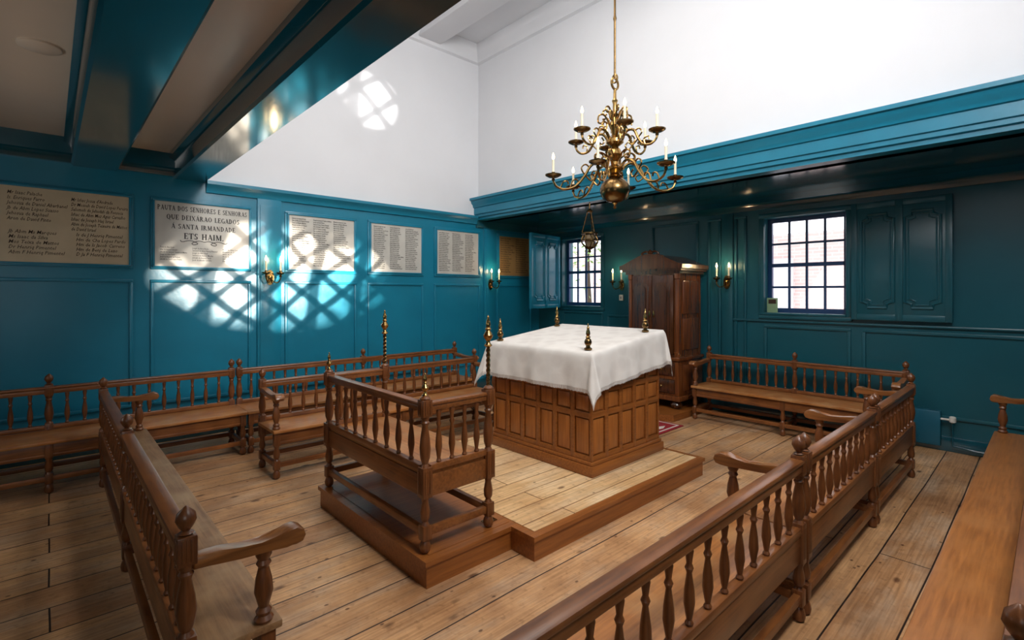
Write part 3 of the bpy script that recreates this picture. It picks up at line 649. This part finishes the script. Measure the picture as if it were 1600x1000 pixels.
for z0,z1 in ((.3,.52),(.55,.76)):
    bm=B(); prism(bm,[(f0+.01,z0),(f0-.02,z0+.02),(f0-.045,(z0+z1)/2),(f0-.02,z1-.02),(f0+.01,z1)],c0+.06,c1-.06,'y')
    d=obj('drawer',bm,WALD,t,w=True)
    for y in (c0+.25,c1-.25):
        bm=B(); bmesh.ops.create_uvsphere(bm,u_segments=10,v_segments=8,radius=.018,matrix=Matrix.Translation((f0-.05-6.9,y-4.03,(z0+z1)/2-.09))); obj('knob',bm,BRASS,d)
bm=B(); box(bm,f0+.03,f1,c0+.03,c1-.03,.83,2.02); obj('body',bm,WAL,t,w=True)
for y in (c0+.045,c1-.045):
    bm=B(); lathe(bm,[(.045,.83),(.045,.88),(.034,.89),(.034,1.94),(.045,1.95),(.045,2.02)],f0+.035,y,0,16); obj('column',bm,WAL,t,w=True)
ym=(c0+c1)/2
for y0,y1 in ((c0+.09,ym-.004),(ym+.004,c1-.09)):
    bm=B(); box(bm,f0-.0,f0+.035,y0,y1,.86,2.0,.004)
    def arch(a,b_,za,zb,d):
        pl=[(a,za),(b_,za),(b_,zb)]+[((a+b_)/2+(b_-a)/2*math.cos(k*PI/8),zb+.08*math.sin(k*PI/8)) for k in range(1,8)]+[(a,zb)]
        prism(bm,pl,f0+.01,f0-d,'x')
    arch(y0+.05,y1-.05,.95,1.82,.014); arch(y0+.09,y1-.09,1.0,1.78,.034)
    d=obj('door',bm,WALD,t,w=True)
    yh=y0+.03 if y0>ym-.1 else y1-.03
    bm=B(); box(bm,f0-.012-6.9,f0-6.9,yh-.012-4.03,yh+.012-4.03,1.38-.09,1.48-.09,.003); obj('lock_plate',bm,BRASS,d)
for z0,z1 in ((.92,1.38),(1.44,1.92)):
    bm=B(); box(bm,f0+.14,f1-.1,c0+.01,c0+.035,z0,z1,.012); obj('side_panel',bm,WAL,t,w=True)
bm=B(); box(bm,f0+.12,f1-.08,c0-.012,c0+.005,.34,.72,.01); obj('side_panel',bm,WAL,t,w=True)
def crown(a,b_,zb,rise,ex):
    pl=[(a-ex,zb),(b_+ex,zb),(b_+ex,zb+.06)]
    for k in range(0,21):
        u=k/20; y=b_+ex-.04-(b_-a+2*ex-.08)*u; s=math.sin(PI*u)
        pl.append((y,zb+.07+rise*s**1.15))
    pl.append((a-ex,zb+.06)); return pl
bm=B(); prism(bm,crown(c0,c1,2.02,.13,.02),f0-.01,f1,'x'); prism(bm,crown(c0,c1,2.06,.14,.06),f0-.05,f1,'x'); prism(bm,crown(c0,c1,2.09,.15,.09),f0-.08,f1,'x')
obj('cornice',bm,WALD,t,w=True)
bm=B()
for s in (-1,1):
    tube(bm,smooth_pts([(f0-.05,ym,2.3),(f0-.05,ym+s*.06,2.35),(f0-.05,ym+s*.13,2.33),(f0-.05,ym+s*.14,2.30),(f0-.05,ym+s*.1,2.30),(f0-.05,ym+s*.22,2.27)],4),.014,8)
lathe(bm,[(.03,0),(.045,.02),(.03,.045),(.012,.06),(0,.07)],f0-.05,ym,2.31,14)
obj('crest',bm,WALD,t,w=True)
t=thing('rug','small red rug with cream border on the floor behind the table','rug',(5.8,3.95,0))
bm=B(); box(bm,5.45,6.1,3.3,4.6,.001,.012,.004); obj('pile',bm,RED,t,w=True)
bm=B()
for a in ((5.49,5.515,3.34,4.56),(6.035,6.06,3.34,4.56),(5.515,6.035,3.34,3.365),(5.515,6.035,4.535,4.56)): box(bm,a[0],a[1],a[2],a[3],.009,.0135)
obj('border',bm,RUGW,t,w=True)
for i,y in enumerate((3.45,3.57,3.69,3.81,3.93,4.05,4.17,4.29,4.41)):
    bm=B(); prism(bm,[(5.66,y-.03),(5.78,y-.045),(5.9,y),(5.78,y+.045),(5.72,y)],.009,.0135,'z'); obj('motif',bm,RUGW,t,w=True)
# ------------------------------------------------------------------ chandelier
def bulb_mesh():
    bm=B(); lathe(bm,[(.006,0),(.013,.012),(.0145,.026),(.010,.046),(.004,.064),(0,.072)],seg=10); return mesh_of(bm,FLAME)
def candle_mesh(h):
    bm=B(); lathe(bm,[(.014,0),(.0145,.01),(.0118,.02),(.0118,h)],seg=12); return mesh_of(bm,CANDLE)
def pan_mesh(r):
    bm=B(); lathe(bm,[(.012,-.05),(.018,-.035),(.01,-.025),(.02,-.014),(r*.6,-.014),(r,.004),(r*1.02,.014),(r*.9,.01),(.03,.0),(.02,.01),(.016,.03),(.019,.036),(.014,.036)],seg=18); return mesh_of(bm,BRASSD)
MBU,MC,MPN,MPS=bulb_mesh(),candle_mesh(.13),pan_mesh(.08),pan_mesh(.05)
cx,cy=4.145,2.98
t=thing('chandelier','large brass candle chandelier with two tiers of curved arms hanging from the ceiling','chandelier',(cx,cy,2.58))
bm=B(); lathe(bm,[(0,0),(.012,.006),(.018,.02),(.01,.035),(.02,.05),(.03,.06),(.02,.07)],seg=16); obj('pendant_knob',bm,BRASS,t)
bm=B(); lathe(bm,[(.02,.065)]+[(.148*math.sin(a*PI/14),.19-.13*math.cos(a*PI/14)) for a in range(2,13)]+[(.05,.32)],seg=28); obj('ball',bm,BRASSD,t)
bm=B(); lathe(bm,[(.05,.315),(.075,.33),(.055,.345),(.04,.36),(.075,.38),(.095,.4),(.075,.42),(.04,.44),(.032,.47),(.055,.5),(.075,.54),(.055,.59),(.032,.62),(.06,.64),(.085,.66),(.085,.69),(.06,.71),(.03,.73),(.038,.78),(.06,.83),(.04,.88),(.022,.92),(.04,.94),(.022,.96),(.02,1.05),(.03,1.08),(.016,1.1),(.014,1.2)],seg=20); obj('shaft',bm,BRASS,t)
bm=B(); tube(bm,[(.055*math.cos(a*PI/10),0,1.25+.055*math.sin(a*PI/10)) for a in range(21)],.012,8); tube(bm,[(0,.03*math.cos(a*PI/10),1.3+.04*math.sin(a*PI/10)) for a in range(21)],.009,8); obj('hanging_ring',bm,BRASS,t)
bm=B(); pr=[(.011,1.31)]
for z in (1.9,2.6,3.2): pr+=[(.011,z-.03),(.018,z),(.011,z+.03)]
lathe(bm,pr+[(.011,ZH-2.58-.1),(.03,ZH-2.58-.09),(.05,ZH-2.58)],seg=12); obj('rod',bm,BRASSD,t)
def arm(pts,ang,scroll,pan):
    d=Vector((math.cos(ang),math.sin(ang),0))
    bm=B(); P=smooth_pts([(d.x*r,d.y*r,z) for r,z in pts],5); nn=len(P)
    tube(bm,P,[.0145-.004*i/nn for i in range(nn)],8)
    for sc in scroll: tube(bm,smooth_pts([(d.x*r,d.y*r,z) for r,z in sc],4),.008,6)
    a=obj('arm',bm,BRASS,t)
    r,z=pts[-1]; p=(d.x*r,d.y*r,z+.05)
    obj('drip_pan',pan,None,a,p); obj('candle',MC,None,a,(p[0],p[1],p[2]+.03)); obj('flame_bulb',MBU,None,a,(p[0],p[1],p[2]+.16))
for k in range(6):
    arm([(.07,.4),(.15,.46),(.24,.43),(.31,.32),(.4,.22),(.51,.19),(.59,.22),(.62,.27)],math.radians(-38+60*k),[[(.3,.33),(.34,.4),(.3,.44),(.26,.41),(.28,.38)],[(.45,.2),(.43,.27),(.39,.29),(.37,.26),(.39,.24)],[(.15,.46),(.12,.53),(.17,.56),(.2,.52),(.17,.5)],[(.3,.33),(.24,.28),(.21,.32),(.24,.35)],[(.55,.2),(.52,.26),(.48,.27),(.47,.24)]],MPN)
    arm([(.06,.675),(.12,.76),(.19,.76),(.235,.67),(.28,.61),(.35,.6),(.4,.635),(.415,.67)],math.radians(-12+60*k),[[(.23,.68),(.27,.73),(.24,.77),(.2,.75)],[(.235,.67),(.18,.62),(.14,.65),(.17,.69)],[(.3,.6),(.29,.66),(.33,.68),(.34,.65)],[(.12,.76),(.1,.83),(.15,.85),(.17,.81)]],MPN)
    # ornamental scrolls between tiers
    for off_,pts in ((20,((.04,.80),(.1,.93),(.16,.93),(.165,.86),(.11,.86),(.12,.9))),(20,((.05,.5),(.13,.56),(.2,.54),(.19,.48),(.14,.49))),(-8,((.03,.9),(.08,1.0),(.12,.99),(.11,.95),(.08,.96)))):
        d=Vector((math.cos(math.radians(off_+60*k)),math.sin(math.radians(off_+60*k)),0))
        bm=B(); tube(bm,smooth_pts([(d.x*r,d.y*r,z) for r,z in pts],4),.009,6); obj('scroll',bm,BRASS,t)
# hanging lamp
t=thing('hanging_lamp','small openwork brass lamp hanging on chains below the blue cornice','hanging lamp',(5.72,4.55,2.32))
bm=B(); lathe(bm,[(0,0),(.012,.01),(.02,.03),(.012,.045),(.05,.06),(.07,.075),(.05,.09)],seg=18); obj('base',bm,BRASSD,t)
for k in range(8):
    a=2*PI*k/8; bm=B(); tube(bm,smooth_pts([(r*math.cos(a+tw),r*math.sin(a+tw),z) for r,z,tw in ((.06,.08,0),(.11,.13,.1),(.125,.18,.2),(.1,.24,.1),(.105,.28,0))],4),.008,6); obj('cage_bar',bm,BRASSD,t)
bm=B(); lathe(bm,[(.05,.085),(.07,.15),(.075,.22),(.07,.26)],seg=18); obj('glass_cup',bm,paint('cloudy glass',rgb(150,130,100),rough=.1,var=.1,sc=10),t)
for pr in ([(.09,.265),(.118,.27),(.118,.29),(.09,.295)],[(.115,.17),(.132,.175),(.132,.19),(.115,.195)]):
    bm=B(); lathe(bm,pr,seg=18); obj('rim',bm,BRASSD,t)
for k in range(3):
    bm=B(); a=2*PI*k/3+.3
    tube(bm,[(.11*math.cos(a)*(1-i/10*.75),.11*math.sin(a)*(1-i/10*.75),.28+i*.032) for i in range(11)],[.011 if i%2 else .005 for i in range(11)],6); obj('chain',bm,BRASSD,t)
bm=B(); lathe(bm,[(.04,.58),(.05,.6),(.018,.63),(.008,.65),(.008,.73)],seg=12); obj('canopy',bm,BRASSD,t)
# wall sconces
def sconce(label,loc,rot):
    t=thing('wall_sconce',label,'sconce',loc,rot,'brass candle sconces on the walls')   # local -y points into the room
    bm=B(); pl=[(.05*math.sin(a*PI/12)*(1.0),.1*math.cos(a*PI/12)) for a in range(24)]
    prism(bm,pl,-.012,0,'y'); bmesh.ops.create_uvsphere(bm,u_segments=12,v_segments=8,radius=.03,matrix=Matrix.Translation((0,-.015,0))); obj('backplate',bm,BRASS,t)
    for s in (-1,1):
        bm=B(); tube(bm,smooth_pts([(0,-.01,-.01),(s*.03,-.07,-.06),(s*.06,-.12,-.07),(s*.085,-.14,-.03),(s*.09,-.145,.0)],4),.008,8); a=obj('arm',bm,BRASS,t)
        p=(s*.09,-.145,.05); obj('drip_pan',MPS,None,a,p); obj('candle',MC,None,a,(p[0],p[1],p[2]+.03)); obj('flame_bulb',MBU,None,a,(p[0],p[1],p[2]+.16))
    ld=bpy.data.lights.new('sconce_glow','POINT'); ld.energy=3.0; ld.color=(1,.7,.38); ld.shadow_soft_size=.03
    lo=bpy.data.objects.new('sconce_glow',ld); C.objects.link(lo); lo.parent=t; lo.location=(0,-.17,.26)
sconce('brass double candle sconce on the wall between the PAUTA board and small boards',(2.15,YW-.04,1.95),0)
sconce('brass candle sconce on the narrow pilaster by the far corner',(5.97,YW-.04,1.9),0)
sconce('brass candle sconce just left of the walnut cabinet',(XB-.001,5.1,1.88),-PI/2)
sconce('brass candle sconce between the walnut cabinet and the larger window',(XB-.03,3.25,1.9),-PI/2)
# small things
t=thing('notice_card','small green printed card standing on the larger window sill','card',(XB+.06,2.66,1.474))
bm=B(); box(bm,-.006,.0,-.07,.07,0,.2,.001); obj('sheet',bm,PAPER,t)
bm=B(); box(bm,-.0075,-.005,-.05,.05,.12,.18); obj('printed_block',bm,INKB,t)
t=thing('wall_switch','small white switch box on the wall left of the cabinet','switch',(XB-.001,5.1,1.66)); bm=B(); box(bm,-.03,0,-.04,.04,-.05,.05,.006); obj('plate',bm,PLASTIC,t); bm=B(); box(bm,-.036,-.028,-.015,.015,-.02,.02,.003); obj('toggle',bm,GREYM,t)
t=thing('radiator','teal radiator box with white valve low on the back wall','radiator',(XB-.06,1.02,.06))
bm=B(); box(bm,-.04,.055,-.16,.12,0,.38,.01); obj('casing',bm,TEALL,t)
bm=B(); lathe(bm,[(.012,0),(.03,.01),(.03,.06),(.02,.07)],-.02,-.26,.27,12); tube(bm,[(-.02,-.26,.3),(-.02,-.155,.3)],.012,8); obj('valve',bm,PLASTIC,t)
bm=B(); tube(bm,[(-.02,-.26,.28),(-.02,-.26,.02),(-.02,-.45,.0),(-.02,-.9,.0)],.01,8); obj('pipe',bm,TEALD,t)
t=thing('ceiling_detector','round cream disc on the near ceiling left of the beams','smoke detector',(-.045,4.5,ZL-.018)); bm=B(); lathe(bm,[(.1,0),(.112,.006),(.112,.019)],seg=32); obj('disc',bm,CREAM,t)
t=thing('floor_outlet','small brass floor outlet plate on the platform edge by the bench leg','outlet',(2.24,2.66,ZP-.001)); bm=B(); box(bm,-.05,.05,-.03,.03,0,.006,.002); obj('plate',bm,BRASSD,t); bm=B(); box(bm,-.045,-.005,-.018,.018,.005,.009,.001); obj('flap',bm,GREYM,t)
# ------------------------------------------------------------------ camera
cd=bpy.data.cameras.new('camera'); cam=bpy.data.objects.new('camera',cd); C.objects.link(cam)
cam.location=(0,0,1.75); cam.rotation_euler=(PI/2,0,math.radians(47.3-90)); cd.sensor_width=36; cd.lens=784/1600*36; cd.shift_y=-43/1600; cd.clip_start=.02
S.camera=cam
# ------------------------------------------------------------------ light
w=bpy.data.worlds.new('World'); S.world=w; w.use_nodes=True
w.node_tree.nodes['Background'].inputs['Color'].default_value=(.93,.96,1,1); w.node_tree.nodes['Background'].inputs['Strength'].default_value=3.5
def area(name,loc,target,sx,sy,e,col=(1,1,1)):
    l=bpy.data.lights.new(name,'AREA'); l.shape='RECTANGLE'; l.size=sx; l.size_y=sy; l.energy=e; l.color=col
    o=bpy.data.objects.new(name,l); C.objects.link(o); o.location=loc
    o.rotation_euler=(Vector(target)-Vector(loc)).to_track_quat('-Z','Y').to_euler(); return o
area('clerestory_daylight',(2.0,-.6,5.0),(2.3,7,3.0),1.1,1.2,195,(1,.98,.96))
area('ceiling_daylight',(2.8,3.7,6.05),(2.9,3.6,0),1.7,2.6,94,(1,.95,.89))
area('near_bay_fill',(-1.9,4.6,1.9),(4,6.0,2.7),1.4,1.2,13,(1,.97,.93))  # added fill lamp to lighten the near bay; no window is built here
area('side_wall_fill',(-.6,-.74,1.9),(.6,7,2.8),1.4,1.2,15,(1,.97,.93))  # second added fill, for the left wall and beams; this wall has no window
def spot(name,loc,target,e,cone,seed,sc,rx,ry,nsc,col=(1,.88,.74),n0=.38,n1=.56,nlo=.05):
    """low sun thrown back by old panes outside: crossing bent dark bars inside a soft-edged oval, broken up"""
    l=bpy.data.lights.new(name,'SPOT'); l.energy=e; l.spot_size=cone; l.spot_blend=.3; l.shadow_soft_size=.012; l.color=col
    o=bpy.data.objects.new(name,l); C.objects.link(o); o.location=loc
    o.rotation_euler=(Vector(target)-Vector(loc)).to_track_quat('-Z','Y').to_euler()
    l.use_nodes=True; nt=l.node_tree; em=nt.nodes['Emission']; K=nt.links.new
    tc=N(nt,'ShaderNodeTexCoord'); last=None
    def mult(a,b):
        if a is None: return b
        m=N(nt,'ShaderNodeMath',operation='MULTIPLY'); K(a,m.inputs[0]); K(b,m.inputs[1]); return m.outputs[0]
    def ramp(x,p0,p1,lo,hi=1.0):
        r=N(nt,'ShaderNodeValToRGB'); r.color_ramp.elements[0].position=p0; r.color_ramp.elements[1].position=p1
        r.color_ramp.elements[0].color=(lo,lo,lo,1); r.color_ramp.elements[1].color=(hi,hi,hi,1); K(x,r.inputs['Fac']); return r.outputs['Color']
    for ang,s in ((52,sc),(-48,sc*.85),(8,sc*.5)):
        mp=N(nt,'ShaderNodeMapping'); mp.inputs['Rotation'].default_value=(0,0,math.radians(ang)); mp.inputs['Location'].default_value=(seed,seed*.3,0)
        K(tc.outputs['Normal'],mp.inputs['Vector'])
        wv=N(nt,'ShaderNodeTexWave'); wv.wave_type='BANDS'; wv.bands_direction='X'; wv.inputs['Scale'].default_value=s; wv.inputs['Distortion'].default_value=3.0; wv.inputs['Detail'].default_value=1; wv.inputs['Detail Scale'].default_value=.9
        K(mp.outputs['Vector'],wv.inputs['Vector']); last=mult(last,ramp(wv.outputs['Fac'],.06,.3,.08))
    mp=N(nt,'ShaderNodeMapping'); mp.inputs['Location'].default_value=(seed*3,seed*1.7,seed); K(tc.outputs['Normal'],mp.inputs['Vector'])
    no=N(nt,'ShaderNodeTexNoise'); no.inputs['Scale'].default_value=nsc; no.inputs['Detail'].default_value=2; K(mp.outputs['Vector'],no.inputs['Vector'])
    last=mult(last,ramp(no.outputs['Fac'],n0,n1,nlo))
    m3=N(nt,'ShaderNodeMapping'); m3.inputs['Scale'].default_value=(1/rx,1/ry,0); K(tc.outputs['Normal'],m3.inputs['Vector'])
    ln=N(nt,'ShaderNodeVectorMath',operation='LENGTH'); K(m3.outputs['Vector'],ln.inputs[0])
    last=mult(last,ramp(ln.outputs['Value'],.5,1.0,1.0,0.0))
    K(last,em.inputs['Strength'])
    return o
spot('sun_reflection',(3.2,-.6,2.5),(2.45,YW,1.97),19000,math.radians(32),0.3,7.5,.205,.1,15,(1,.88,.74),.34,.54,.1)
spot('sun_reflection',(3.2,-.6,3.6),(3.6,YW,4.68),8000,math.radians(12),0.8,6.5,.07,.058,16,(1,.97,.93),.3,.6,.15)
S.view_settings.view_transform='Standard'; S.view_settings.exposure=0
